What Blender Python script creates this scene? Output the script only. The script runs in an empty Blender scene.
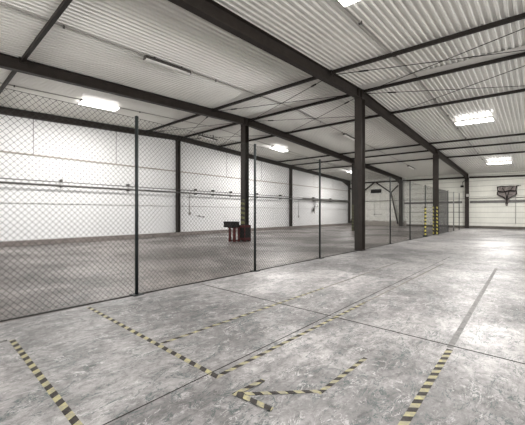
import bpy, bmesh, math, random
from mathutils import Vector, Matrix
random.seed(7)
C = bpy.context.scene.collection
SC = bpy.context.scene
H = 1.46
TH = math.atan(277.5/311)

# ------------------------------------------------------------------ materials
def newmat(name):
    m = bpy.data.materials.new(name); m.use_nodes = True
    nt = m.node_tree; b = nt.nodes['Principled BSDF']
    return m, nt, b
def N(nt, t, **k):
    n = nt.nodes.new(t)
    for a, v in k.items():
        if a in n.inputs: n.inputs[a].default_value = v
        else: setattr(n, a, v)
    return n
def L(nt, a, b): nt.links.new(a, b)
def coords(nt, scale=(1,1,1), rot=(0,0,0)):
    tc = N(nt, 'ShaderNodeTexCoord'); mp = N(nt, 'ShaderNodeMapping')
    mp.inputs['Scale'].default_value = scale; mp.inputs['Rotation'].default_value = rot
    L(nt, tc.outputs['Object'], mp.inputs['Vector']); return mp.outputs['Vector']
def noise(nt, vec, scale, detail=6, rough=.6, dist=0):
    n = N(nt, 'ShaderNodeTexNoise'); n.inputs['Scale'].default_value = scale
    n.inputs['Detail'].default_value = detail; n.inputs['Roughness'].default_value = rough
    n.inputs['Distortion'].default_value = dist
    L(nt, vec, n.inputs['Vector']); return n.outputs['Fac']
def ramp(nt, fac, stops):
    r = N(nt, 'ShaderNodeValToRGB'); e = r.color_ramp.elements
    while len(e) < len(stops): e.new(.5)
    for i, (p, c) in enumerate(stops):
        e[i].position = p
        e[i].color = (c, c, c, 1) if not isinstance(c, (tuple, list)) else (*c, 1)
    L(nt, fac, r.inputs['Fac']); return r.outputs['Color']
def mix(nt, fac, a, b, mode='MIX'):
    m = N(nt, 'ShaderNodeMix'); m.data_type = 'RGBA'; m.blend_type = mode
    for sock, v in ((m.inputs[0], fac), (m.inputs[6], a), (m.inputs[7], b)):
        if hasattr(v, 'node'): L(nt, v, sock)
        elif isinstance(v, (int, float)): sock.default_value = v if sock == m.inputs[0] else (v, v, v, 1)
        else: sock.default_value = (*v, 1)
    return m.outputs[2]
def mathn(nt, op, a, b=0.0, c=None):
    m = N(nt, 'ShaderNodeMath'); m.operation = op
    for i, v in enumerate((a, b, c)):
        if v is None: continue
        if hasattr(v, 'node'): L(nt, v, m.inputs[i])
        else: m.inputs[i].default_value = v
    return m.outputs[0]

def paint(name, col, rough=.5, var=.15, scale=6, metal=0, spec=.5):
    m, nt, b = newmat(name)
    v = coords(nt)
    f = noise(nt, v, scale, 5)
    c1 = tuple(max(0, x*(1-var)) for x in col); c2 = tuple(min(1, x*(1+var)) for x in col)
    L(nt, ramp(nt, f, [(.3, c1), (.7, c2)]), b.inputs['Base Color'])
    b.inputs['Roughness'].default_value = rough; b.inputs['Metallic'].default_value = metal
    b.inputs['Specular IOR Level'].default_value = spec
    return m

M = {}
M['steel'] = paint('brown_grey_painted_steel', (.027,.022,.019), .55, .22, 4, 0, .16)
M['strut'] = paint('dark_strut_paint', (.018,.015,.013), .55, .2, 4, 0, .15)
M['rod'] = paint('dark_rod_paint', (.022,.019,.017), .5, .15, 6, 0, .2)
M['post'] = paint('dark_green_post_paint', (.013,.016,.016), .5, .2, 5, 0, .25)
M['wire'] = paint('dark_green_wire_coating', (.030,.031,.028), .6, .2, 3, 0, .2)
M['mesh_grey'] = paint('dusty_mesh_coating', (.075,.073,.07), .6, .15)
M['greypost'] = paint('grey_post_paint', (.16,.16,.15), .5, .15)
M['sheet'] = paint('cream_roof_sheet', (.70,.69,.65), .17, .03, 1.2, 0, .75)
M['flash'] = paint('pale_ridge_flashing', (.56,.54,.51), .6, .06, 2)
M['pipe'] = paint('dark_pipe_paint', (.085,.080,.075), .5, .2)
M['palepipe'] = paint('dusty_pale_pipe', (.36,.33,.29), .6, .15)
M['red'] = paint('worn_red_paint', (.060,.008,.008), .6, .5, 9, 0, .2)
M['dark'] = paint('black_brown_box', (.010,.008,.008), .6, .3, 9, 0, .15)
M['rust'] = paint('rusty_dirty_mesh', (.16,.14,.13), .8, .45, 5)
M['seal'] = paint('joint_filler', (.035,.032,.03), .9, .3, 8, 0, .1)
M['housing'] = paint('lamp_housing_grey', (.045,.04,.036), .5, .1)
M['tube_off'] = paint('unlit_lamp_cover', (.72,.71,.68), .3, .04)
M['duct'] = paint('grey_conduit', (.27,.26,.24), .6, .12)
M['bracket'] = paint('dark_bracket', (.05,.045,.04), .5, .15)

def emit(name, col, st):
    m, nt, b = newmat(name)
    b.inputs['Base Color'].default_value = (.8,.8,.8,1)
    b.inputs['Emission Color'].default_value = (*col, 1); b.inputs['Emission Strength'].default_value = st
    return m
M['lamp'] = emit('lit_fluorescent_cover', (1,.975,.95), 6)
M['lampL'] = emit('lit_fluorescent_cover_bright', (1,.97,.96), 6)

# floor: worn concrete
def floor_mat(name, tint, dark, lightness):
    m, nt, b = newmat(name)
    v = coords(nt)
    big = noise(nt, v, .38, 4, .55, .5)
    mid = noise(nt, v, 1.7, 9, .68, 1.2)
    fine = noise(nt, v, 9, 10, .75, .6)
    vs = coords(nt, (1.0, 3.4, 1), (0,0,.35))
    streak = noise(nt, vs, 2.1, 9, .72, 1.6)
    sp = noise(nt, v, 5.2, 8, .7, 2.6)
    base = ramp(nt, mid, [(.30, tuple(x*.55*lightness for x in tint)), (.5, tuple(x*.95*lightness for x in tint)), (.68, tuple(x*1.35*lightness for x in tint))])
    base = mix(nt, 1.0, base, ramp(nt, big, [(.40, .62), (.5, .92), (.6, 1.3)]), 'MULTIPLY')
    base = mix(nt, .9, base, ramp(nt, streak, [(.34, .58), (.48, 1.0), (.66, 1.15)]), 'MULTIPLY')
    base = mix(nt, .9, base, ramp(nt, sp, [(.34, .62), (.48, .97), (.66, 1.2)]), 'MULTIPLY')
    base = mix(nt, 1.0, base, ramp(nt, fine, [(.34, .50), (.47, .97), (.66, 1.24)]), 'MULTIPLY')
    # pale scuffed patches with broken edges
    p = noise(nt, v, 2.4, 8, .62, 2.2)
    patch = ramp(nt, p, [(.60, 0.0), (.64, .8), (.70, .15)])
    pf = noise(nt, v, 22, 6, .8, .3)
    patch = mix(nt, 1.0, patch, ramp(nt, pf, [(.42, 0.0), (.58, 1.0)]), 'MULTIPLY')
    base = mix(nt, patch, base, tuple(min(1, x*1.9*lightness) for x in tint))
    # dark scratches
    sc = noise(nt, coords(nt, (1, 9, 1), (0,0,-.9)), 1.3, 8, .8, 1.5)
    sc2 = noise(nt, coords(nt, (8, 1, 1), (0,0,-.4)), 1.1, 8, .8, 1.8)
    s = mathn(nt, 'MINIMUM', ramp(nt, sc, [(.29, 0.0), (.37, 1.0)]), ramp(nt, sc2, [(.28, 0.0), (.36, 1.0)]))
    base = mix(nt, mathn(nt, 'SUBTRACT', 1.0, s), base, dark)
    # squiggly scrape marks: thin contours of a distorted noise, only in some places
    for sc_, rot_, seed, col, wdt, mlo in ((3.1, .5, 3.0, dark, .016, .47), (5.7, -.7, 9.0, dark, .02, .49), (4.2, 1.2, 17.0, tuple(min(1, x*2.0) for x in tint), .012, .50), (9.5, .2, 23.0, tuple(min(1, x*1.55) for x in tint), .016, .52)):
        vv = coords(nt, (1, 2.2, 1), (0, 0, rot_))
        ad = N(nt, 'ShaderNodeVectorMath'); ad.operation = 'ADD'; ad.inputs[1].default_value = (seed, seed*1.7, 0); L(nt, vv, ad.inputs[0]); vv = ad.outputs[0]
        n = noise(nt, vv, sc_*.6, 5, .62, 1.4)
        dd = mathn(nt, 'ABSOLUTE', mathn(nt, 'SUBTRACT', n, .5))
        line = ramp(nt, dd, [(wdt*.35, 1.0), (wdt, 0.0)])
        msk = ramp(nt, noise(nt, vv, sc_*.45, 4, .6), [(mlo, 0.0), (mlo+.06, .8)])
        base = mix(nt, mathn(nt, 'MULTIPLY', line, msk), base, col)
    L(nt, base, b.inputs['Base Color'])
    L(nt, ramp(nt, big, [(.36, .55), (.52, .42), (.64, .36)]), b.inputs['Roughness'])
    b.inputs['Specular IOR Level'].default_value = .42
    bp = N(nt, 'ShaderNodeBump'); bp.inputs['Strength'].default_value = .25; bp.inputs['Distance'].default_value = .02
    L(nt, fine, bp.inputs['Height']); L(nt, bp.outputs['Normal'], b.inputs['Normal'])
    return m
M['floor'] = floor_mat('worn_grey_concrete', (.240,.230,.228), (.024,.047,.046), 1.0)
M['floor2'] = floor_mat('dusty_brown_concrete', (.175,.155,.146), (.03,.05,.045), 1.0)
M['plinth'] = paint('plinth_concrete', (.20,.175,.16), .8, .3, 3)
M['darkplinth'] = paint('dark_plinth', (.075,.066,.055), .7, .3, 3)

def wall_mat(name, col, zgroove=0, gdepth=.75, var=.05, dirt=.0):
    m, nt, b = newmat(name)
    v = coords(nt)
    f = noise(nt, v, .7, 6, .6, .4)
    base = ramp(nt, f, [(.3, tuple(x*(1-var) for x in col)), (.7, tuple(min(1, x*(1+var)) for x in col))])
    f2 = noise(nt, coords(nt, (6, 6, .8)), 1.0, 6, .7, .5)
    base = mix(nt, .5, base, ramp(nt, f2, [(.3, 1-var*1.8), (.6, 1.0)]), 'MULTIPLY')
    sep = N(nt, 'ShaderNodeSeparateXYZ'); tc = N(nt, 'ShaderNodeTexCoord'); L(nt, tc.outputs['Object'], sep.inputs[0])
    if zgroove:
        fr = mathn(nt, 'FRACT', mathn(nt, 'DIVIDE', sep.outputs['Z'], zgroove))
        g = mathn(nt, 'LESS_THAN', fr, .09)
        base = mix(nt, mathn(nt, 'MULTIPLY', g, gdepth), base, tuple(x*.42 for x in col))
    if dirt:
        n3 = noise(nt, v, 3, 6, .7, 1)
        zz = mathn(nt, 'ADD', sep.outputs['Z'], mathn(nt, 'MULTIPLY', n3, -1.0))
        d = ramp(nt, zz, [(0.0, 1.0), (.12, 0.0)])
        base = mix(nt, mathn(nt, 'MULTIPLY', d, dirt), base, (.12,.09,.07))
    L(nt, base, b.inputs['Base Color'])
    b.inputs['Roughness'].default_value = .55
    return m
M['wall_l'] = wall_mat('white_wall_panels', (.74,.74,.74), 0, .7, .03)
M['wall_b'] = wall_mat('cream_ribbed_cladding', (.58,.575,.52), .5, .75, .08)
M['wall_b2'] = wall_mat('old_white_block_wall', (.66,.65,.60), 1.0, .2, .08, .7)

# hazard stripes: two slots
def worn(name, col, under, amt, scale=14):
    m, nt, b = newmat(name)
    v = coords(nt)
    f = noise(nt, v, scale, 8, .75, .5)
    L(nt, mix(nt, ramp(nt, f, [(.5-.25*amt-.02, 0.0), (.78-.4*amt, 1.0)]), col, under), b.inputs['Base Color'])
    b.inputs['Roughness'].default_value = .65; b.inputs['Specular IOR Level'].default_value = .2
    return m
M['yel'] = worn('hazard_yellow', (.42,.385,.19), (.24,.225,.17), .5)
M['blk'] = worn('hazard_black', (.018,.015,.013), (.06,.054,.05), .3)
M['yel_f'] = worn('faded_hazard_yellow', (.24,.225,.15), (.20,.19,.17), .6)
M['blk_f'] = worn('faded_hazard_black', (.05,.045,.04), (.15,.145,.14), .6)
M['residue'] = worn('tape_residue', (.10,.097,.095), (.20,.195,.19), .45)
M['yel2'] = worn('post_hazard_yellow', (.52,.46,.10), (.44,.40,.14), .1)
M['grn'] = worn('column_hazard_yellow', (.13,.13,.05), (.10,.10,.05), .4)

# ------------------------------------------------------------------ mesh helpers
def box(bm, x0, x1, y0, y1, z0, z1, mi=0):
    vs = [bm.verts.new(p) for p in ((x0,y0,z0),(x1,y0,z0),(x1,y1,z0),(x0,y1,z0),(x0,y0,z1),(x1,y0,z1),(x1,y1,z1),(x0,y1,z1))]
    for q in ((0,3,2,1),(4,5,6,7),(0,1,5,4),(1,2,6,5),(2,3,7,6),(3,0,4,7)):
        bm.faces.new([vs[i] for i in q]).material_index = mi
def beam(bm, a, b, w, h, mi=0):
    """rectangular bar from a to b; w horizontal width, h vertical height, centred"""
    a = Vector(a); b = Vector(b); d = (b-a).normalized()
    up = Vector((0,0,1)) if abs(d.z) < .99 else Vector((1,0,0))
    s = d.cross(up).normalized(); u = s.cross(d).normalized()
    r = []
    for p in (a, b):
        r.append([bm.verts.new(p + s*w/2*i + u*h/2*j) for i, j in ((-1,-1),(1,-1),(1,1),(-1,1))])
    for i in range(4):
        bm.faces.new((r[0][i], r[0][(i+1)%4], r[1][(i+1)%4], r[1][i])).material_index = mi
    bm.faces.new(r[0][::-1]).material_index = mi; bm.faces.new(r[1]).material_index = mi
def tube(bm, pts, rad, n=8, mi=0):
    pts = [Vector(p) for p in pts]; rings = []
    for i, p in enumerate(pts):
        if i == 0: d = pts[1]-p
        elif i == len(pts)-1: d = p-pts[i-1]
        else: d = (pts[i+1]-p).normalized() + (p-pts[i-1]).normalized()
        d.normalize()
        up = Vector((0,0,1)) if abs(d.z) < .9 else Vector((1,0,0))
        s = d.cross(up).normalized(); u = s.cross(d).normalized()
        rr = rad[i] if isinstance(rad, (list, tuple)) else rad
        rings.append([bm.verts.new(p + s*rr*math.cos(2*math.pi*k/n) + u*rr*math.sin(2*math.pi*k/n)) for k in range(n)])
    for a, b in zip(rings, rings[1:]):
        for k in range(n):
            f = bm.faces.new((a[k], a[(k+1)%n], b[(k+1)%n], b[k])); f.material_index = mi; f.smooth = n > 5
    bm.faces.new(rings[0][::-1]).material_index = mi; bm.faces.new(rings[-1]).material_index = mi
def obj(name, bm, mats, parent=None, loc=None, fix=True):
    if fix: bmesh.ops.recalc_face_normals(bm, faces=bm.faces)
    me = bpy.data.meshes.new(name); bm.to_mesh(me); bm.free()
    for m in (mats if isinstance(mats, (list, tuple)) else [mats]): me.materials.append(M[m])
    o = bpy.data.objects.new(name, me); C.objects.link(o)
    if parent: o.parent = parent
    if loc: o.location = loc
    return o
def tag(o, label, cat, group=None, kind=None):
    if label: o['label'] = label
    if cat: o['category'] = cat
    if group: o['group'] = group
    if kind: o['kind'] = kind
    return o
def thing(name, loc, label, cat, group=None):
    o = bpy.data.objects.new(name, None); C.objects.link(o); o.location = loc; o.empty_display_size = .2
    return tag(o, label, cat, group)
def struct(name, bm, mats, parent=None, fix=True, kind='structure'):
    o = obj(name, bm, mats, parent, fix=fix)
    if kind: o['kind'] = kind
    return o
NB = bmesh.new

# ------------------------------------------------------------------ roof profile
RX = 11.6
def zt(Y):
    P = [(-8, 4.36), (-.8, 4.60), (5.26, 4.82), (11.4, 4.93), (17.5, 5.0), (18.5, 5.0)]
    for (a, za), (b, zb) in zip(P, P[1:]):
        if Y <= b: return za + (zb-za)*(Y-a)/(b-a)
    return 5.0
def R(X, Y): return H + zt(Y) - .043*abs(X-RX)       # top of the rafters

XB = 35.85          # back wall face
YL = 17.62          # left wall face
XF = -13.0; YR = -7.2
YA, YBm, YW = 5.26, 11.4, 17.5

# ------------------------------------------------------------------ setting
bm = NB()
def quad(bm, pts, mi=0):
    f = bm.faces.new([bm.verts.new(p) for p in pts]); f.material_index = mi
box(bm, XF, XB+.3, YR-.3, 5.33, -.2, 0, 0)
struct('floor', bm, ['floor'])
bm = NB(); box(bm, XF, XB+.3, 5.33, YL+.3, -.2, 0, 0)
struct('floor', bm, ['floor2'])

# saw-cut joints in the front slab
def floor_joint(x0, x1, y0, y1):
    b = NB(); box(b, x0, x1, y0, y1, -.001, .0022); return b
struct('trim_1', floor_joint(3.925, 3.943, -7, 5.2), 'seal')
struct('trim_2', floor_joint(-6, 12, 2.238, 2.248), 'seal')
struct('trim_3', floor_joint(15.9, 15.925, -7, 5.2), 'seal')
struct('trim_8', floor_joint(27.9, 27.93, -7, 5.2), 'seal')
# thin dark strip of uneven width under the fence line
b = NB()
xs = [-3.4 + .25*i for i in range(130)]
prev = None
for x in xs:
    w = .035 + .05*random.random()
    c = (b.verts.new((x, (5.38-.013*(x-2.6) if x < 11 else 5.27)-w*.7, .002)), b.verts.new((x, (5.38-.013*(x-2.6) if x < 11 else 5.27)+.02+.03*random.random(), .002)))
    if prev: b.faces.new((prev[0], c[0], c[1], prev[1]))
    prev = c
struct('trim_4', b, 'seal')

# corrugated ceiling: trapezoid ribs running down the slope (geometry, with thickness)
def corrugated(y0, y1, pitch=.155, dep=.045):
    b = NB()
    xs = [XF, RX, XB+.1]
    prof = []
    y = y0
    while y < y1:
        prof += [(y, 0), (y+pitch*.30, 0), (y+pitch*.42, dep), (y+pitch*.88, dep)]
        y += pitch
    prof.append((y, 0))
    for th in (0, .012):
        pv = None
        for x in xs:
            row = [b.verts.new((x, yy, R(x, yy)+.03+zz+th)) for yy, zz in prof]
            if pv:
                for k in range(len(row)-1): b.faces.new((pv[k], row[k], row[k+1], pv[k+1]))
            pv = row
    # roof insulation slab above closes the roof
    ys = [YR, -.8, YA, YBm, YW, YL+.2]
    pv = None
    for x in xs:
        row = [b.verts.new((x, yy, R(x, yy)+.13)) for yy in ys]
        if pv:
            for k in range(len(row)-1): b.faces.new((pv[k], row[k], row[k+1], pv[k+1]))
        pv = row
    return b
struct('ceiling', corrugated(YR, YL+.15), 'sheet')

# walls
def wall_top(X, Y): return R(X, Y)+.14
b = NB()
xs = [XF-.3, RX, XB+.3]
for y in (YL, YL+.3):
    pv = None
    for x in xs:
        row = [b.verts.new((x, y, 0)), b.verts.new((x, y, wall_top(x, 17.6)))]
        if pv: b.faces.new((pv[0], row[0], row[1], pv[1]))
        pv = row
struct('wall_left', b, 'wall_l')
b = NB()
ys = [YR-.3, -.8, YA, 10.9]
def bw(ys):
    b = NB()
    for x in (XB, XB+.3):
        pv = None
        for y in ys:
            row = [b.verts.new((x, y, 0)), b.verts.new((x, y, wall_top(XB, y)))]
            if pv: b.faces.new((pv[0], row[0], row[1], pv[1]))
            pv = row
    return b
struct('wall_back', bw(ys), 'wall_b')
struct('wall_back', bw([10.9, YBm, YW, YL]), 'wall_b2')
b = NB(); box(b, XF, XB, YR-.25, YR, 0, 1.0)
for i in range(9): box(b, XF+i*6.0, XF+.35+i*6.0, YR-.25, YR, 1.0, 3.3)
box(b, XF, XB, YR-.25, YR, 3.3, 5.6)
struct('wall_right', b, 'wall_l')
# plinths
b = NB(); box(b, XF, XB, 17.30, YL, 0, .215); struct('baseboard_left', b, 'plinth')
b = NB(); box(b, XB-.10, XB, YR, 10.9, 0, .24); struct('baseboard_back', b, 'darkplinth')
# flashing ledge and panel joints of the left wall
b = NB(); box(b, XF, XB-.02, YL-.045, YL, 4.13, 4.165); box(b, XF, XB-.02, YL-.03, YL, 4.165, 4.20); struct('trim_5', b, 'palepipe')
i = 0
for x in (-4.3, -.3, 3.7, 7.5, 15.7, 19.6, 27.8, 31.8):
    b = NB(); box(b, x-.012, x+.012, YL-.012, YL, 4.20, R(x, 17.5)-.1)
    struct('trim_6', b, 'pipe')
# pale ridge flashing under the sheets
for (ya, yb) in ((YR, -.8), (-.8, YA), (YA, YBm), (YBm, YL)):
    b = NB()
    r = []
    for x in (RX-.30, RX+.30):
        for y in (ya, yb): r.append(b.verts.new((x, y, R(x, y)+.026)))
        for y in (yb, ya): r.append(b.verts.new((x, y, R(x, y)+.020)))
    for q in ((0,1,5,4), (1,2,6,5), (2,3,7,6), (3,0,4,7), (0,3,2,1), (4,5,6,7)): b.faces.new([r[k] for k in q])
    struct('trim_7', b, 'flash')

# ------------------------------------------------------------------ steel frame
def hsec(b, cx, cy, z0, z1, s=.3, tf=.02, tw=.013):
    """H-section with its flanges facing along X"""
    h = s/2
    box(b, cx-h, cx-h+tf, cy-h, cy+h, z0, z1)
    box(b, cx+h-tf, cx+h, cy-h, cy+h, z0, z1)
    box(b, cx-h+tf, cx+h-tf, cy-tw/2, cy+tw/2, z0, z1)
def stripes_z(b, x, y0, y1, z0, z1, per=.24, t=.004, lean=.05):
    """diagonally striped band on the -X face"""
    z = z0; k = 0
    while z < z1-1e-6:
        zz = min(z+per/2, z1)
        a = [(x-t, y0, z), (x-t, y1, min(z+lean, z1)), (x-t, y1, min(zz+lean, z1)), (x-t, y0, zz)]
        if k == 0: a[1] = (x-t, y1, z)
        q = [b.verts.new(p) for p in a] + [b.verts.new((x-.0005, p[1], p[2])) for p in a]
        for f in ((0,1,2,3), (7,6,5,4), (0,4,5,1), (1,5,6,2), (2,6,7,3), (3,7,4,0)):
            try: b.faces.new([q[i] for i in f]).material_index = k % 2
            except ValueError: pass
        z = zz; k += 1
DEP = .36
def column(cx, cy, s, z0, label, group, stripe=None, top=None, plate=True):
    t = thing('steel_column', (cx, cy, z0), label, 'column', group)
    zt_ = (top if top else R(cx, cy)-DEP) - z0
    b = NB(); hsec(b, 0, 0, .02 if plate else 0, zt_, s); obj('shaft', b, 'steel', t)
    if plate:
        b = NB(); box(b, -s/2-.03, s/2+.03, -s/2-.03, s/2+.03, 0, .02)
        for i in (-1, 1):
            for j in (-1, 1): tube(b, [(i*(s/2+.012), j*s*.3, .02), (i*(s/2+.012), j*s*.3, .045)], .011, 6)
        obj('base_plate', b, 'steel', t)
    b = NB(); box(b, -s/2-.02, s/2+.02, -s/2, s/2, zt_-.025, zt_-.001)
    for i in (-1, 1): box(b, i*s*.5-.006+(-.015 if i > 0 else .015), i*s*.5+.006+(-.015 if i > 0 else .015), -.13, .13, zt_-.16, zt_-.025)
    obj('cap_plate', b, 'steel', t)
    if stripe:
        mat, za, zb, bands = stripe
        for (ya, yb) in bands:
            b = NB(); stripes_z(b, -s/2, ya, yb, za-z0, zb-z0); o = obj('hazard_strip', b, [mat, 'blk'], t)
            o['label'] = 'yellow and black striped strip'
    return t
two = [(-.15, -.075), (.075, .15)]
CX = (11.5, 23.5, 35.6)
column(11.62, YA, .3, 0, 'dark brown steel column nearest the camera, on the fence line, without hazard stripes', 'roof columns')
column(23.5, YA, .3, 0, 'steel column on the fence line with two rows of yellow and black stripes', 'roof columns', ('yel2', .05, 1.9, two))
column(35.55, YA, .3, 0, 'steel column against the back wall where the fence line ends', 'roof columns')
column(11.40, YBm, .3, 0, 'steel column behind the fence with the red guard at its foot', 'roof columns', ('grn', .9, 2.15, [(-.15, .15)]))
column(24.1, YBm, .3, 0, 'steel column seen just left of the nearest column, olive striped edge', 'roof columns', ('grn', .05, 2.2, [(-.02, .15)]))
column(35.55, YBm, .3, 0, 'steel column at the back wall beside the diagonal wind brace', 'roof columns')
column(11.37, 17.46, .22, .215, 'dark wall column on the left wall, the nearer one beside the pipes', 'wall columns', top=R(11.37, YW)-DEP+.05)
column(23.56, 17.46, .22, .215, 'dark wall column on the left wall, farther away between two fence posts', 'wall columns', top=R(23.56, YW)-DEP+.05)
column(35.55, 17.46, .22, .215, 'dark column in the corner of the left and back walls', 'wall columns', top=R(35.55, YW)-DEP+.05)

def rafter(Y, label, depth=DEP, fw=.2, x0=XF+.05, x1=XB-.02):
    t = thing('roof_beam', (x0, Y, R(x0, Y)-depth), label, 'beam', 'long roof beams')
    tf, tw = .018, .012
    o0 = Vector((x0, Y, R(x0, Y)-depth))
    def strip(b, ya, yb, za, zb):
        pts = [x0, RX, x1]; rings = []
        for x in pts:
            zr = R(x, Y)
            rings.append([b.verts.new(Vector((x, Y+yy, zr+zz))-o0) for yy, zz in ((ya, za), (yb, za), (yb, zb), (ya, zb))])
        for p, q in zip(rings, rings[1:]):
            for i in range(4): b.faces.new((p[i], p[(i+1)%4], q[(i+1)%4], q[i]))
        b.faces.new(rings[0]); b.faces.new(rings[-1][::-1])
    b = NB(); strip(b, -fw/2, fw/2, -depth, -depth+tf); obj('lower_flange', b, 'steel', t)
    b = NB(); strip(b, -fw/2, fw/2, -tf, 0); obj('upper_flange', b, 'steel', t)
    b = NB(); strip(b, -tw/2, tw/2, -depth+tf, -tf)
    for x in CX:
        for dx in (-.14, .14):
            z = R(x+dx, Y)
            for sgn in (-1, 1):
                q0, q1 = sorted((sgn*.006, sgn*(fw/2-.01)))
                bb = (x+dx-.006-o0.x, x+dx+.006-o0.x, q0, q1, z-depth+tf-o0.z, z-tf-o0.z)
                if x+dx < x1: box(b, *bb)
    obj('web', b, 'steel', t)
    # tapered haunch at the back wall column
    b = NB(); z1 = R(x1, Y)-depth
    pr = [(x1-1.9, R(x1-1.9, Y)-depth), (x1-.30, z1-.42), (x1-.30, z1)]
    for yy0, yy1 in ((-.006, .006),):
        va = [b.verts.new(Vector((x, Y+yy0, z))-o0) for x, z in pr]; vb = [b.verts.new(Vector((x, Y+yy1, z))-o0) for x, z in pr]
        b.faces.new(va); b.faces.new(vb[::-1])
        for i in range(3): b.faces.new((va[i], va[(i+1)%3], vb[(i+1)%3], vb[i]))
    beam(b, Vector((pr[0][0], Y, pr[0][1]))-o0, Vector((pr[1][0], Y, pr[1][1]))-o0, .16, .016)
    obj('haunch', b, 'steel', t)
    return t
rafter(YA, 'long dark roof beam over the fence line, crossing overhead from the top edge')
rafter(YBm, 'long dark roof beam over the middle columns, behind the fence')
rafter(YW-.02, 'long dark roof beam along the top of the left wall', .30, .2)
# eave beam on the back wall
t = thing('eave_beam', (XB-.12, 5.0, 4.5), 'dark horizontal beam along the top of the back wall', 'beam')
for ya, yb in ((YR+.1, 5.1), (5.42, 11.24), (11.56, 17.3)):
    b = NB()
    for k, zz in ((0, .0), (1, .0)): pass
    za, zb = R(XB, ya)-.34, R(XB, yb)-.34
    beam(b, Vector((XB-.09, ya, za))-t.location, Vector((XB-.09, yb, zb))-t.location, .14, .16)
    obj('segment', b, 'steel', t)

# transverse struts
proto = {}
def strut(X, Ya, Yb, label, wd=.085, hd=.10):
    za, zb = R(X, Ya)-.045, R(X, Yb)-.045
    t = thing('roof_strut', (X, Ya, za), label, 'strut', 'cross struts under the roof sheets')
    b = NB(); beam(b, (0, .12, 0), (0, Yb-Ya-.12, zb-za), wd, hd); obj('tube', b, 'strut', t)
    for nm, y, z, sg in (('end_plate', .11, 0, 1), ('end_plate', Yb-Ya-.11, zb-za, -1)):
        b = NB(); box(b, -.1, .1, y-.008, y+.008, z-.12, z+.06)
        for i in (-1, 1):
            for j in (-.09, .03): tube(b, [(i*.075, y, z+j), (i*.075, y+sg*.03, z+j)], .013, 6)
        obj(nm, b, 'strut', t)
SX = [(2.12, 'over the near left corner'), (9.25, 'just before the roof ridge'), (11.75, 'at the roof ridge'), (14.75, 'just past the roof ridge'),
      (21.5, 'just before the striped column'), (23.5, 'over the striped column'), (26.4, 'just past the striped column'), (33.2, 'near the back wall')]
BAYS = [(-6.9, -.8, 'in the bay beyond the right edge'), (-.8, YA, 'in the right-hand roof bay'), (YA, YBm, 'in the middle roof bay'), (YBm, YW, 'in the left roof bay')]
for X, w in SX:
    if X > 33: continue
    for ya, yb, bl in BAYS[1:]:
        if X == 2.12 and bl.startswith('in the right'): continue
        strut(X, ya, yb, 'dark cross strut %s, %s' % (w, bl))
t = rafter(-.8, 'long dark roof beam of the next bay, beyond the right edge')

def rod(a, b_, label, tb=.2):
    a = Vector(a); q = Vector(b_)
    t = thing('tie_rod', a, label, 'tie rod', 'crossed tie rods under the roof')
    d = q-a
    b = NB(); tube(b, [Vector((0,0,0)), d], .011, 6); obj('rod', b, 'rod', t)
    b = NB(); p = d*tb; n = d.normalized(); tube(b, [p-n*.17, p-n*.12, p+n*.12, p+n*.17], [.014, .03, .03, .014], 8); obj('turnbuckle', b, 'rod', t)
for ya, yb, bl in BAYS[1:]:
    for (xa, xb), s in (((9.33, 11.65), 'near side of ridge'), ((11.85, 14.65), 'far side of ridge')):
        za = lambda X, Y: R(X, Y)-.14
        rod((xa, ya+.14, za(xa, ya)), (xb, yb-.14, za(xb, yb)), 'thin tie rod %s, %s, slanting away' % (s, bl), .12)
        rod((xb, ya+.14, za(xb, ya)+.03), (xa, yb-.14, za(xa, yb)+.03), 'thin tie rod %s, %s, slanting closer' % (s, bl), .85)

# back wall portal brace and girts
t = thing('wind_brace', (35.42, 14.2, .2), 'dark steel frame of diagonal braces before the back wall, beside the louvre', 'brace')
b = NB(); o = t.location
for a, q, nm in (((14.2, 5.05), (12.4, 3.72), 'upper_brace'), ((12.4, 3.72), (11.66, .25), 'lower_brace'), ((12.4, 3.72), (11.63, 4.5), 'short_brace'),
                 ((14.2, 5.05), (16.0, 3.72), 'upper_brace'), ((16.0, 3.72), (17.2, .25), 'lower_brace'), ((16.0, 3.72), (17.3, 4.5), 'short_brace')):
    b = NB(); beam(b, Vector((35.42, a[0], a[1]))-o, Vector((35.42, q[0], q[1]))-o, .11, .13); obj(nm, b, 'steel', t)

# ------------------------------------------------------------------ pipes and conduits
def pipe(name, pts, r, mat, label, cat='pipe', group=None, clips=None, n=8):
    o = Vector(pts[0]); t = thing(name, o, label, cat, group)
    b = NB(); tube(b, [Vector(p)-o for p in pts], r, n); obj('run', b, mat, t)
    for c in clips or []:
        b = NB(); c0, c1 = c; box(b, c0[0]-o.x, c1[0]-o.x, c0[1]-o.y, c1[1]-o.y, c0[2]-o.z, c1[2]-o.z); obj('bracket', b, 'bracket', t)
    return t
yp = YL-.25
px_br = [1.1, 4.8, 8.1, 12.75, 14.25, 16.0, 18.9, 22.0, 27.5, 31.0]
pipe('wall_pipe', [(XF+.2, yp, 2.79), (XB-.35, yp, 2.79)], .042, 'pipe', 'dark lower pipe running along the left wall', 'pipe', None,
     [((x-.03, yp-.02, 2.70), (x+.03, YL, 2.76)) for x in px_br])
pipe('wall_pipe', [(XF+.2, yp+.03, 2.965), (XB-.35, yp+.03, 2.965)], .02, 'pipe', 'thin upper pipe running along the left wall', 'pipe', None,
     [((x-.035, yp-.02, 2.985), (x+.035, YL, 3.10)) for x in px_br])
pipe('cable', [(XF+.2, YL-.02, 1.905), (XB-.2, YL-.02, 1.905)], .012, 'duct', 'thin grey cable along the left wall at chest height', 'cable', None)
b = NB(); o = (25.6, YL-.205, 2.93)
t = thing('cable_tray', o, 'dark cable tray on the left wall beyond the farther wall column', 'cable tray')
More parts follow.
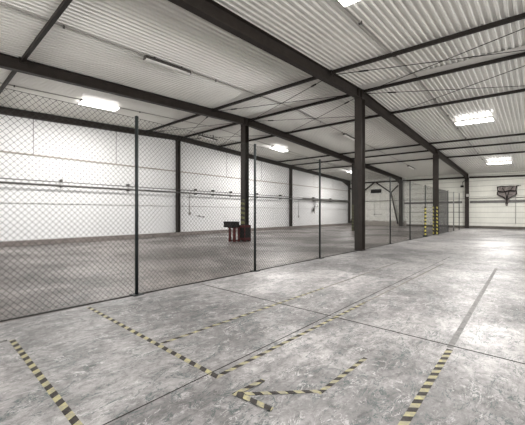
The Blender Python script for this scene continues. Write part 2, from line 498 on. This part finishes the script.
box(b, 0, 9.6, -.06, .1, -.06, -.04); box(b, 0, 9.6, -.06, -.05, -.04, .04); box(b, 0, 9.6, .09, .1, -.04, .04); obj('tray', b, 'pipe', t)
b = NB(); [tube(b, [(-.2, -.04+.03*k, -.02), (9.6, -.04+.03*k, -.02)], .014, 6) for k in range(4)]; obj('cables', b, 'dark', t)
for x in (.6, 3.4, 6.2, 9.0):
    b = NB(); box(b, x-.02, x+.02, .1, .2, -.08, .04); obj('bracket', b, 'bracket', t)
# wall drops
def drop(x, z0, z1, label, r=.018, mat='duct'):
    t = thing('conduit_drop', (x, YL-.03, z1), label, 'conduit', 'vertical conduits on the left wall')
    b = NB(); tube(b, [(0,0,z0-z1), (0,0,0)], r, 6); obj('conduit', b, mat, t)
    b = NB(); box(b, -.07, .07, -.05, .02, -.12, .04); obj('switch_box', b, 'duct', t)
drop(12.35, 2.75, 1.46, 'thin conduit ending in a small box, just right of the nearer wall column')
drop(25.0, 2.75, 1.15, 'thin conduit ending in a small box, just right of the farther wall column')
def blob(b, c, r, seed):
    random.seed(seed)
    tmp = bmesh.ops.create_icosphere(b, subdivisions=2, radius=r)
    for v in tmp['verts']: v.co = Vector((v.co.x*.9, v.co.y*.5, v.co.z*1.3))*(1+.25*random.uniform(-1, 1)) + Vector(c)
t = thing('hanging_cables', (27.7, YL-.16, 2.8), 'tangle of cables hanging from the tray on the left wall', 'cables')
b = NB()
for k, (dx, l) in enumerate(((-.18, 1.0), (-.05, 1.25), (.1, .8), (.22, .65))):
    tube(b, [(dx, 0, 0), (dx+.03*math.sin(k), -.03, -l*.5), (dx-.12*(k-1), -.02, -l)], .018, 6)
tube(b, [(-.22, -.02, -.95), (-.35, -.04, -1.1), (-.1, -.04, -1.35), (-.05, -.02, -1.05)], .02, 6)
tube(b, [(.1, 0, -.7), (.35, -.03, -.72), (.55, -.03, -.55), (.6, -.02, -.75)], .02, 6)
obj('cable', b, 'pipe', t)
b = NB(); blob(b, (-.2, -.03, -1.0), .17, 3); obj('coil', b, 'pipe', t)
for x, z in ((13.15, 1.25), (13.5, 1.19)):
    b = NB(); box(b, -.09, .09, -.04, .0, -.035, .035); tube(b, [(-.35, -.02, .02), (-.1, -.02, .01)], .012, 6)
    tag(obj('wall_socket', b, 'bracket', None, (x, YL, z)), 'small dark socket low on the left wall, %s' % ('nearer the wall column' if x < 13.3 else 'farther from the wall column'), 'socket')
# back wall girt and pipe
b = NB(); box(b, 0, .1, 0, 5.0-YR, 0, .24)
tag(obj('wall_rail', b, 'pipe', None, (XB-.10, YR+.05, 2.40)), 'dark horizontal rail across the back wall, right of the fence', 'rail')
b = NB(); box(b, 0, .08, 0, 5.4, 0, .2)
tag(obj('wall_rail', b, 'pipe', None, (XB-.09, 5.7, 2.42)), 'dark horizontal rail across the back wall behind the fence posts', 'rail')
pipe('back_wall_pipe', [(XB-.15, YR+.3, 2.86), (XB-.15, 17.2, 2.86)], .035, 'duct', 'grey pipe across the whole back wall above the dark rail', 'pipe')
pipe('back_wall_cable', [(XB-.03, 5.6, 1.55), (XB-.03, 11.2, 1.55)], .022, 'pipe', 'thin dark line low across the back wall between the columns', 'cable')
pipe('back_wall_cable', [(XB-.03, 11.7, 1.85), (XB-.03, 17.2, 1.85)], .014, 'duct', 'thin grey cable across the back wall below the louvre', 'cable')
pipe('back_wall_conduit', [(XB-.03, 1.62, 3.9), (XB-.03, 1.62, .5)], .02, 'duct', 'vertical thin conduit on the back wall right of the hanging net', 'conduit')
pipe('back_wall_conduit', [(XB-.03, 14.4, 2.8), (XB-.03, 14.4, 1.35)], .018, 'duct', 'vertical conduit under the louvre ending at a valve', 'conduit')
pipe('back_wall_conduit', [(XB-.03, 13.75, 3.6), (XB-.03, 13.75, 1.9)], .014, 'duct', 'thin vertical conduit right of the louvre', 'conduit')
t = thing('valve', (XB, 14.4, 1.28), 'small dark valve with a short pipe low on the back wall', 'valve')
b = NB(); tube(b, [(-.06, 0, -.07), (-.06, 0, .07)], .05, 8); obj('body', b, 'bracket', t)
b = NB(); tube(b, [(-.05, 0, 0), (-.05, -.75, 0)], .018, 6); tube(b, [(-.05, -.75, -.05), (-.05, -.75, .05)], .03, 6); obj('pipe', b, 'bracket', t)
# louvre vent
t = thing('louvre_vent', (XB, 14.25, 4.0), 'black rectangular louvre vent high on the back wall', 'vent')
b = NB()
for z in (-.23, .19): box(b, -.06, 0, -.62, .62, z, z+.04)
for y in (-.62, .58): box(b, -.06, 0, y, y+.04, -.19, .19)
obj('frame', b, 'bracket', t)
b = NB(); box(b, -.008, -.001, -.58, .58, -.19, .19); obj('backing', b, 'dark', t)
for k in range(6):
    b = NB(); beam(b, (-.03, -.58, -.16+.062*k), (-.03, .58, -.16+.062*k), .045, .008); obj('slat', b, 'dark', t)
# junction box and elbow at the back column
b = NB(); box(b, -.1, .1, -.12, .12, -.13, .13); box(b, -.07, .07, -.16, -.12, -.02, .02)
tag(obj('junction_box', b, 'duct', None, (35.28, 5.15, 3.15)), 'small grey junction box on the column at the back wall', 'junction box')
t = thing('floodlight', (35.3, 5.62, 4.1), 'small dark floodlight under the roof beside the back column', 'floodlight')
b = NB(); tube(b, [(0, 0, .0), (0, -.05, .35), (.12, -.22, .5)], .035, 8); obj('arm', b, 'bracket', t)
b = NB(); box(b, -.12, .1, -.12, .12, -.16, .02); obj('head', b, 'dark', t)

# hanging rusted net on back wall
t = thing('hanging_net', (XB-.12, 2.22, 3.87), 'dark ragged net bundle hanging in a V shape on the back wall', 'net')
b = NB(); tube(b, [(0, -.82, .03), (-.02, -.5, -.02), (.0, -.2, .02), (-.02, .1, -.03), (0, .4, .02), (0, .74, -.02)], [.04, .06, .045, .065, .05, .04], 7); beam(b, (0, -.98, .02), (0, -.8, .0), .04, .04); obj('top_rail', b, 'dark', t)
random.seed(5)
b = NB()
rows = [(0, -.68, .70), (-.22, -.62, .62), (-.48, -.66, .70), (-.72, -.70, .74), (-.90, -.42, .55), (-1.08, -.22, .25), (-1.3, -.16, .12), (-1.55, -.10, .10), (-1.75, -.04, .04)]
grid = []
for z, ya, yb in rows:
    r = []
    for k in range(11):
        y = ya+(yb-ya)*k/10
        r.append(b.verts.new((-.04-.07*random.random(), y+.05*random.uniform(-1,1), z+.06*random.uniform(-1,1))))
    grid.append(r)
for a, q in zip(grid, grid[1:]):
    for k in range(10): b.faces.new((a[k], a[k+1], q[k+1], q[k]))
g = bmesh.ops.extrude_face_region(b, geom=b.faces[:])
for v in [e for e in g['geom'] if isinstance(e, bmesh.types.BMVert)]: v.co.x += .03
obj('net', b, 'rust', t)
b = NB()
for z, s in ((-.45, .62), (-.47, .55)): tube(b, [(-.13, -s, z), (-.14, -s*.3, z+.05), (-.13, s*.4, z-.05), (-.13, s, z)], [.05, .07, .05, .06], 6)
tube(b, [(-.12, .7, -.05), (-.13, .66, -.4), (-.13, .72, -.7), (-.13, .3, -.95), (-.13, .03, -1.2), (-.13, .0, -1.6)], .035, 6)
tube(b, [(-.12, -.68, -.05), (-.13, -.62, -.4), (-.13, -.68, -.7), (-.13, -.3, -1.0), (-.13, -.03, -1.15), (-.13, .02, -1.5)], .035, 6)
tube(b, [(-.13, .35, -.1), (-.14, .1, -.6), (-.13, 0, -1.3)], .03, 6)
tube(b, [(-.13, -.4, -.1), (-.14, -.1, -.6), (-.13, 0, -1.1)], .03, 6)
obj('rope', b, 'dark', t)

# ------------------------------------------------------------------ ceiling conduits with lamps
def roofline(name, Y, xs, w, label, mat='duct', hz=.0):
    t = thing(name, (xs[0], Y, R(xs[0], Y)+.01), label, 'conduit', 'conduits under the roof sheets'); o = t.location
    b = NB()
    pts = [x for x in xs]
    for a, q in zip(pts, pts[1:]):
        beam(b, Vector((a, Y, R(a, Y)+.005))-o, Vector((q, Y, R(q, Y)+.005))-o, w, .03)
    obj('conduit', b, mat, t)
    x = xs[0]+1.0
    while x < xs[-1]:
        b = NB(); p = Vector((x, Y, R(x, Y)-.02))-o; box(b, p.x-.02, p.x+.02, p.y-w*.9, p.y+w*.9, p.z-.02, p.z+.045); obj('clip', b, 'bracket', t)
        x += 2.35
roofline('ceiling_conduit', 3.2, [-8, RX, 31], .045, 'grey conduit along the right roof bay feeding the lamps')
roofline('ceiling_conduit', 8.55, [-8, RX, 31], .022, 'dark conduit along the middle roof bay carrying the unlit lamps', 'duct')
roofline('ceiling_conduit', 14.1, [-8, RX, 31], .03, 'conduit along the left roof bay carrying the lit lamps', 'duct')

def lamp(X, Y, along, ln, lit, label, wid=.16, mat='lamp', glow=0, low=0.0):
    z = R(X, Y)-(.01 if lit else .06)-low
    t = thing('ceiling_lamp', (X, Y, z), label, 'ceiling lamp', 'fluorescent ceiling lamps')
    hx, hy = (ln/2, wid/2) if along == 'x' else (wid/2, ln/2)
    sl = -.043 if X > RX else .043
    def sx(b):
        if along == 'x':
            for v in b.verts: v.co.z += v.co.x*sl
        else:
            for v in b.verts: v.co.z += v.co.y*.035
    b = NB(); k_ = .35 if lit else 1.0; kx, ky = (1, k_) if along == 'x' else (k_, 1); box(b, -hx*kx, hx*kx, -hy*ky, hy*ky, -.05, .035)
    for i in (-.6, .6):
        box(b, i*(hx if along == 'x' else 0)-.02, i*(hx if along == 'x' else 0)+.02, i*hy*(along=='y')-.02, i*hy*(along=='y')+.02, 0, .085+low)
    sx(b); obj('housing', b, 'housing', t)
    b = NB(); e = .02
    box(b, -hx+e, hx-e, -hy+e*.5, hy-e*.5, (-.115 if lit else -.095), -.05); sx(b)
    obj('cover', b, mat if lit else 'tube_off', t)
    for sgn in (-1, 1):
        b = NB()
        if along == 'x': box(b, sgn*hx-.015, sgn*hx+.015, -hy, hy, -.08, -.05)
        else: box(b, -hx, hx, sgn*hy-.015, sgn*hy+.015, -.08, -.05)
        sx(b); obj('end_cap', b, 'housing', t)
    if glow:
        ld = bpy.data.lights.new('lamp_light', 'AREA'); ld.shape = 'RECTANGLE'
        ld.size = ln if along == 'x' else wid; ld.size_y = wid if along == 'x' else ln
        ld.energy = glow; ld.color = (1, .97, .94)
        lo = bpy.data.objects.new('lamp_light', ld); C.objects.link(lo); lo.location = (0, 0, -.15); lo.parent = t
W1 = 480; W2 = 330
for X, w in ((-5.5, 'unseen, added behind the camera'), (5.85, 'at the top edge of the photo'), (17.8, 'the middle one of three'), (30.0, 'nearest the back wall')):  # first lamp of each lit row is unseen, added for extra light
    lamp(X, 2.35, 'y', 1.5, True, 'lit ceiling lamp in the right roof bay, %s' % w, .5, 'lamp', W1)
for X, w in ((-6.0, 'unseen, added behind the camera'), (5.3, 'nearest, behind the chain-link fence'), (17.6, 'midway, left of the second beam'), (29.4, 'far one beside the farther column')):
    lamp(X, 14.1, 'x', 1.5, True, 'lit ceiling lamp in the left roof bay, %s' % w, .5, 'lampL', W2)
for X, w in ((5.2, 'nearest'), (17.4, 'middle'), (29.2, 'farthest')):
    lamp(X, 8.5, 'x', 1.55, False, 'unlit tube lamp in the middle roof bay, %s' % w, .13)
lamp(12.25, 15.5, 'x', 1.4, False, 'unlit tube lamp high up near the left wall', .12, low=.17)

# ------------------------------------------------------------------ fence
FT = 3.17
YF = 5.37
def fy(x): return 5.38 - .013*(x-2.6) if x < 11 else 5.27
PX = [-3.45, -.40, 2.65, 5.70, 8.72, 11.9, 14.95, 17.95, 20.95, 23.9, 27.3, 29.4, 31.7]
fence = thing('chain_link_fence', (2.65, 5.38, 0), 'tall chain-link fence with dark posts dividing the hall', 'fence'); fo = Vector(fence.location)
def post(x, i):
    y = fy(x); mat = 'post'; r = .030; top = FT
    if i == 5: return
    if i == 9: return
    if i == 11: mat = 'greypost'; r = .04
    b = NB(); tube(b, [Vector((x, y, .012))-fo, Vector((x, y, top))-fo], r, 12); p = obj('post', b, mat, fence)
    if i == 11: p['label'] = 'paler grey post'
    b = NB(); box(b, x-.09-fo.x, x+.09-fo.x, y-.09-fo.y, y+.09-fo.y, 0, .012)
    if i == 8: box(b, x-.14-fo.x, x+.14-fo.x, y-.10-fo.y, y+.10-fo.y, .012, .1)
    obj('foot_plate', b, mat, p)
    b = NB(); tube(b, [Vector((x, y, top))-fo, Vector((x, y, top+.012))-fo, Vector((x, y, top+.025))-fo], [r+.004, r+.004, r*.5], 12); obj('post_cap', b, mat, p)
    if i == 8:
        b = NB(); z = .1; k = 0
        while z < 1.85:
            tube(b, [Vector((x, y, z))-fo, Vector((x, y, z+.11))-fo], .036+.022, 10, k % 2); z += .11; k += 1
        o = obj('hazard_sleeve', b, ['yel2', 'blk'], p); o['label'] = 'yellow and black striped sleeve'
for i, x in enumerate(PX): post(x, i)
def mesh_panel(xa, xb, pw, ph, r):
    ya, yb = fy(xa), fy(xb); z0, z1 = .012, FT-.02
    W = xb-xa; Hh = z1-z0; b = NB(); k = ph/pw
    off = .8*r
    for sg in (1, -1):
        n0 = int(-Hh/ph)-1; n1 = int((W*k+Hh)/ph)+2
        for n in range(n0-int(W*k/ph)-1, n1+1):
            # z = z0 + n*ph + sg*k*u
            c = n*ph
            us = []
            ua, ub = 0.0, W
            if sg > 0:
                ua = max(ua, -c/k); ub = min(ub, (Hh-c)/k)
            else:
                ua = max(ua, (c-Hh)/k); ub = min(ub, c/k)
            if ub-ua < .01: continue
            P = []
            for u in (ua, ub):
                P.append(Vector((xa+u, ya+(yb-ya)*u/W+sg*off, z0+c+sg*k*u))-fo)
            tube(b, P, r, 3)
    for z in (z0, z1): tube(b, [Vector((xa, ya, z))-fo, Vector((xb, yb, z))-fo], r*1.3, 4)
    return b
for i in range(len(PX)-1):
    xa, xb = PX[i], PX[i+1]
    if i in (9,):
        b = mesh_panel(xa+.25, xb-.03, .07, .075, .0046); o = obj('mesh_panel', b, 'mesh_grey', fence); o['label'] = 'denser dark mesh panel'; continue
    if i > 9: continue
    b = mesh_panel(xa+.03, xb-.03, .083, .088, .0026 if i < 5 else .0022); obj('mesh_panel', b, 'wire', fence)

# ------------------------------------------------------------------ floor tapes
def tape(a, q, w, label, mats=('yel', 'blk'), per=.165, lean=1.0, z=.0, group='hazard tape strips on the floor'):
    a = Vector((a[0], a[1])); q = Vector((q[0], q[1])); d = (q-a); ln = d.length; d.normalize(); n = Vector((-d.y, d.x))
    b = NB(); t = .0018; k = 0; s = -w*abs(lean)
    lean = -abs(lean)*.75
    while s < ln+w:
        e = s+per/2
        pts = [(s, -w/2), (e, -w/2), (e+w*lean, w/2), (s+w*lean, w/2)]
        pts = [(min(max(u, 0), ln), v) for u, v in pts]
        if max(p[0] for p in pts)-min(p[0] for p in pts) > 1e-4:
            lo = [b.verts.new((d.x*u+n.x*v, d.y*u+n.y*v, .0006)) for u, v in pts]
            hi = [b.verts.new((d.x*u+n.x*v, d.y*u+n.y*v, t)) for u, v in pts]
            b.faces.new(hi).material_index = k % len(mats)
            for i in range(4):
                try: b.faces.new((lo[i], lo[(i+1)%4], hi[(i+1)%4], hi[i])).material_index = k % len(mats)
                except ValueError: pass
        s = e; k += 1
    bmesh.ops.remove_doubles(b, verts=b.verts, dist=1e-6)
    bmesh.ops.dissolve_degenerate(b, dist=1e-6, edges=b.edges)
    o = obj('hazard_tape', b, list(mats), None, (a.x, a.y, z), fix=True)
    return tag(o, label, 'floor tape', group)
tape((1.80, 5.22), (1.80, 2.12), .055, 'striped tape from the fence foot to the corner of the marked bay', lean=.8)
tape((1.84, 3.16), (5.3, 3.14), .045, 'striped tape branching off midway and running beside the fence', lean=1.2)
tape((1.84, 2.15), (4.9, 2.13), .047, 'striped tape starting at the corner and running away beside the floor joint', lean=1.2)
tape((5.3, 3.14), (9.6, 3.14), .035, 'faded far end of the tape nearest the fence', ('yel_f', 'blk_f'), lean=1.2)
tape((4.9, 2.13), (10.2, 2.08), .035, 'faded far end of the tape along the floor joint', ('yel_f', 'blk_f'), lean=1.2)
tape((1.9, .70), (3.82, .72), .058, 'bold striped tape at the lower right running to the cross joint', lean=1.0, per=.135)
tape((3.86, .73), (10.2, .86), .06, 'grey worn tape trace continuing beyond the bold striped tape', ('residue', 'residue'), lean=.5)
tape((.75, 4.52), (.75, 2.0), .055, 'striped tape at the lower left corner of the photo', lean=.8, per=.155)
tape((.71, 4.55), (-1.2, 4.55), .05, 'thin tape end leaving the left edge of the photo', ('blk', 'blk_f'), lean=1)
tape((1.72, 1.83), (2.23, 1.325), .04, 'striped tape forming the slanted shaft of the floor arrow', per=.135, lean=1.0, z=.002)
tape((2.18, 1.335), (3.03, 1.31), .042, 'striped tape running away from the bend of the floor arrow', per=.135, lean=1.1)
tape((1.70, 1.83), (2.03, 1.80), .045, 'short tape barb of the arrow head pointing away', per=.135, lean=1.1, z=.004)
tape((1.73, 1.84), (1.765, 1.48), .05, 'short dark tape barb of the arrow head pointing to the camera', per=.135, lean=.7, z=.006)

# ------------------------------------------------------------------ red guard and bench at the middle column
t = thing('column_guard', (11.40, YBm, 0), 'worn red steel guard around the foot of the middle column', 'column guard')
for i, j in ((-1,-1), (-1,1), (1,-1), (1,1)):
    b = NB(); beam(b, (i*.19, j*.19, .012), (i*.19, j*.19, .80), .07, .07); obj('post', b, 'red', t)
for z in (.14, .78):
    b = NB()
    for j in (-1, 1): beam(b, (-.22, j*.19, z), (.22, j*.19, z), .07, .12)
    for i in (-1, 1): beam(b, (i*.19, -.17, z), (i*.19, .17, z), .07, .12)
    obj('rail', b, 'red', t)
b = NB(); box(b, -.234, -.228, -.19, .19, .2, .72); box(b, -.19, .19, -.234, -.228, .2, .72)
obj('guard_sheet', b, 'dark', t)
t = thing('trestle', (10.9, 11.78, 0), 'dark red steel trestle standing beside the guarded column', 'trestle')
for y, w in ((.05, .16), (-.30, .16)):
    b = NB()
    for x in (-.15, .15): beam(b, (x, y, 0), (x, y, .72), w*.7, .07)
    beam(b, (-.15, y, .06), (.15, y, .06), .06, .06)
    obj('leg', b, 'red', t)
b = NB(); beam(b, (0, -.42, .70), (0, .2, .70), .3, .05); obj('top_rail', b, 'red', t)
b = NB(); w0, w1, h1 = .26, .24, .27
box(b, -w0, w0, -.42, .20, 0, .02); box(b, -w0, -w0+.02, -.42, .20, .02, h1); box(b, w0-.02, w0, -.42, .20, .02, h1)
box(b, -w0+.02, w0-.02, -.42, -.40, .02, h1); box(b, -w0+.02, w0-.02, (.18), .20, .02, h1); box(b, -w0-.01, w0+.01, -.44, .22, h1, h1+.025)
tag(obj('black_case', b, 'dark', None, (10.85, 11.92, .726)), 'long black case lying on the red trestle', 'case')

# ------------------------------------------------------------------ world and camera
w = bpy.data.worlds.new('World'); SC.world = w; w.use_nodes = True
nt = w.node_tree; bg = nt.nodes['Background']
# daylight through the open side and end of the hall: pale sky above, brighter lower half added to light the ceiling
tc = nt.nodes.new('ShaderNodeTexCoord'); sp = nt.nodes.new('ShaderNodeSeparateXYZ'); nt.links.new(tc.outputs['Generated'], sp.inputs[0])
r = nt.nodes.new('ShaderNodeValToRGB'); r.color_ramp.elements[0].position = .46; r.color_ramp.elements[0].color = (1, .98, .94, 1)
r.color_ramp.elements[1].position = .54; r.color_ramp.elements[1].color = (.42, .45, .48, 1)
ma = nt.nodes.new('ShaderNodeMath'); ma.operation = 'MULTIPLY_ADD'; ma.inputs[1].default_value = .5; ma.inputs[2].default_value = .5
nt.links.new(sp.outputs['Z'], ma.inputs[0]); nt.links.new(ma.outputs[0], r.inputs['Fac']); nt.links.new(r.outputs['Color'], bg.inputs['Color'])
bg.inputs['Strength'].default_value = 5.2

cd = bpy.data.cameras.new('camera'); cam = bpy.data.objects.new('camera', cd); C.objects.link(cam)
cam.location = (0, 0, H); cam.rotation_euler = (math.pi/2, 0, TH-math.pi/2)
cd.sensor_width = 36; cd.lens = 311/525*36; cd.shift_y = .5/525; cd.clip_end = 200; cd.clip_start = .05
SC.camera = cam
vs = SC.view_settings; vs.view_transform = 'Standard'; vs.look = 'None'; vs.gamma = 1; vs.use_curve_mapping = False
vs.exposure = 0.45
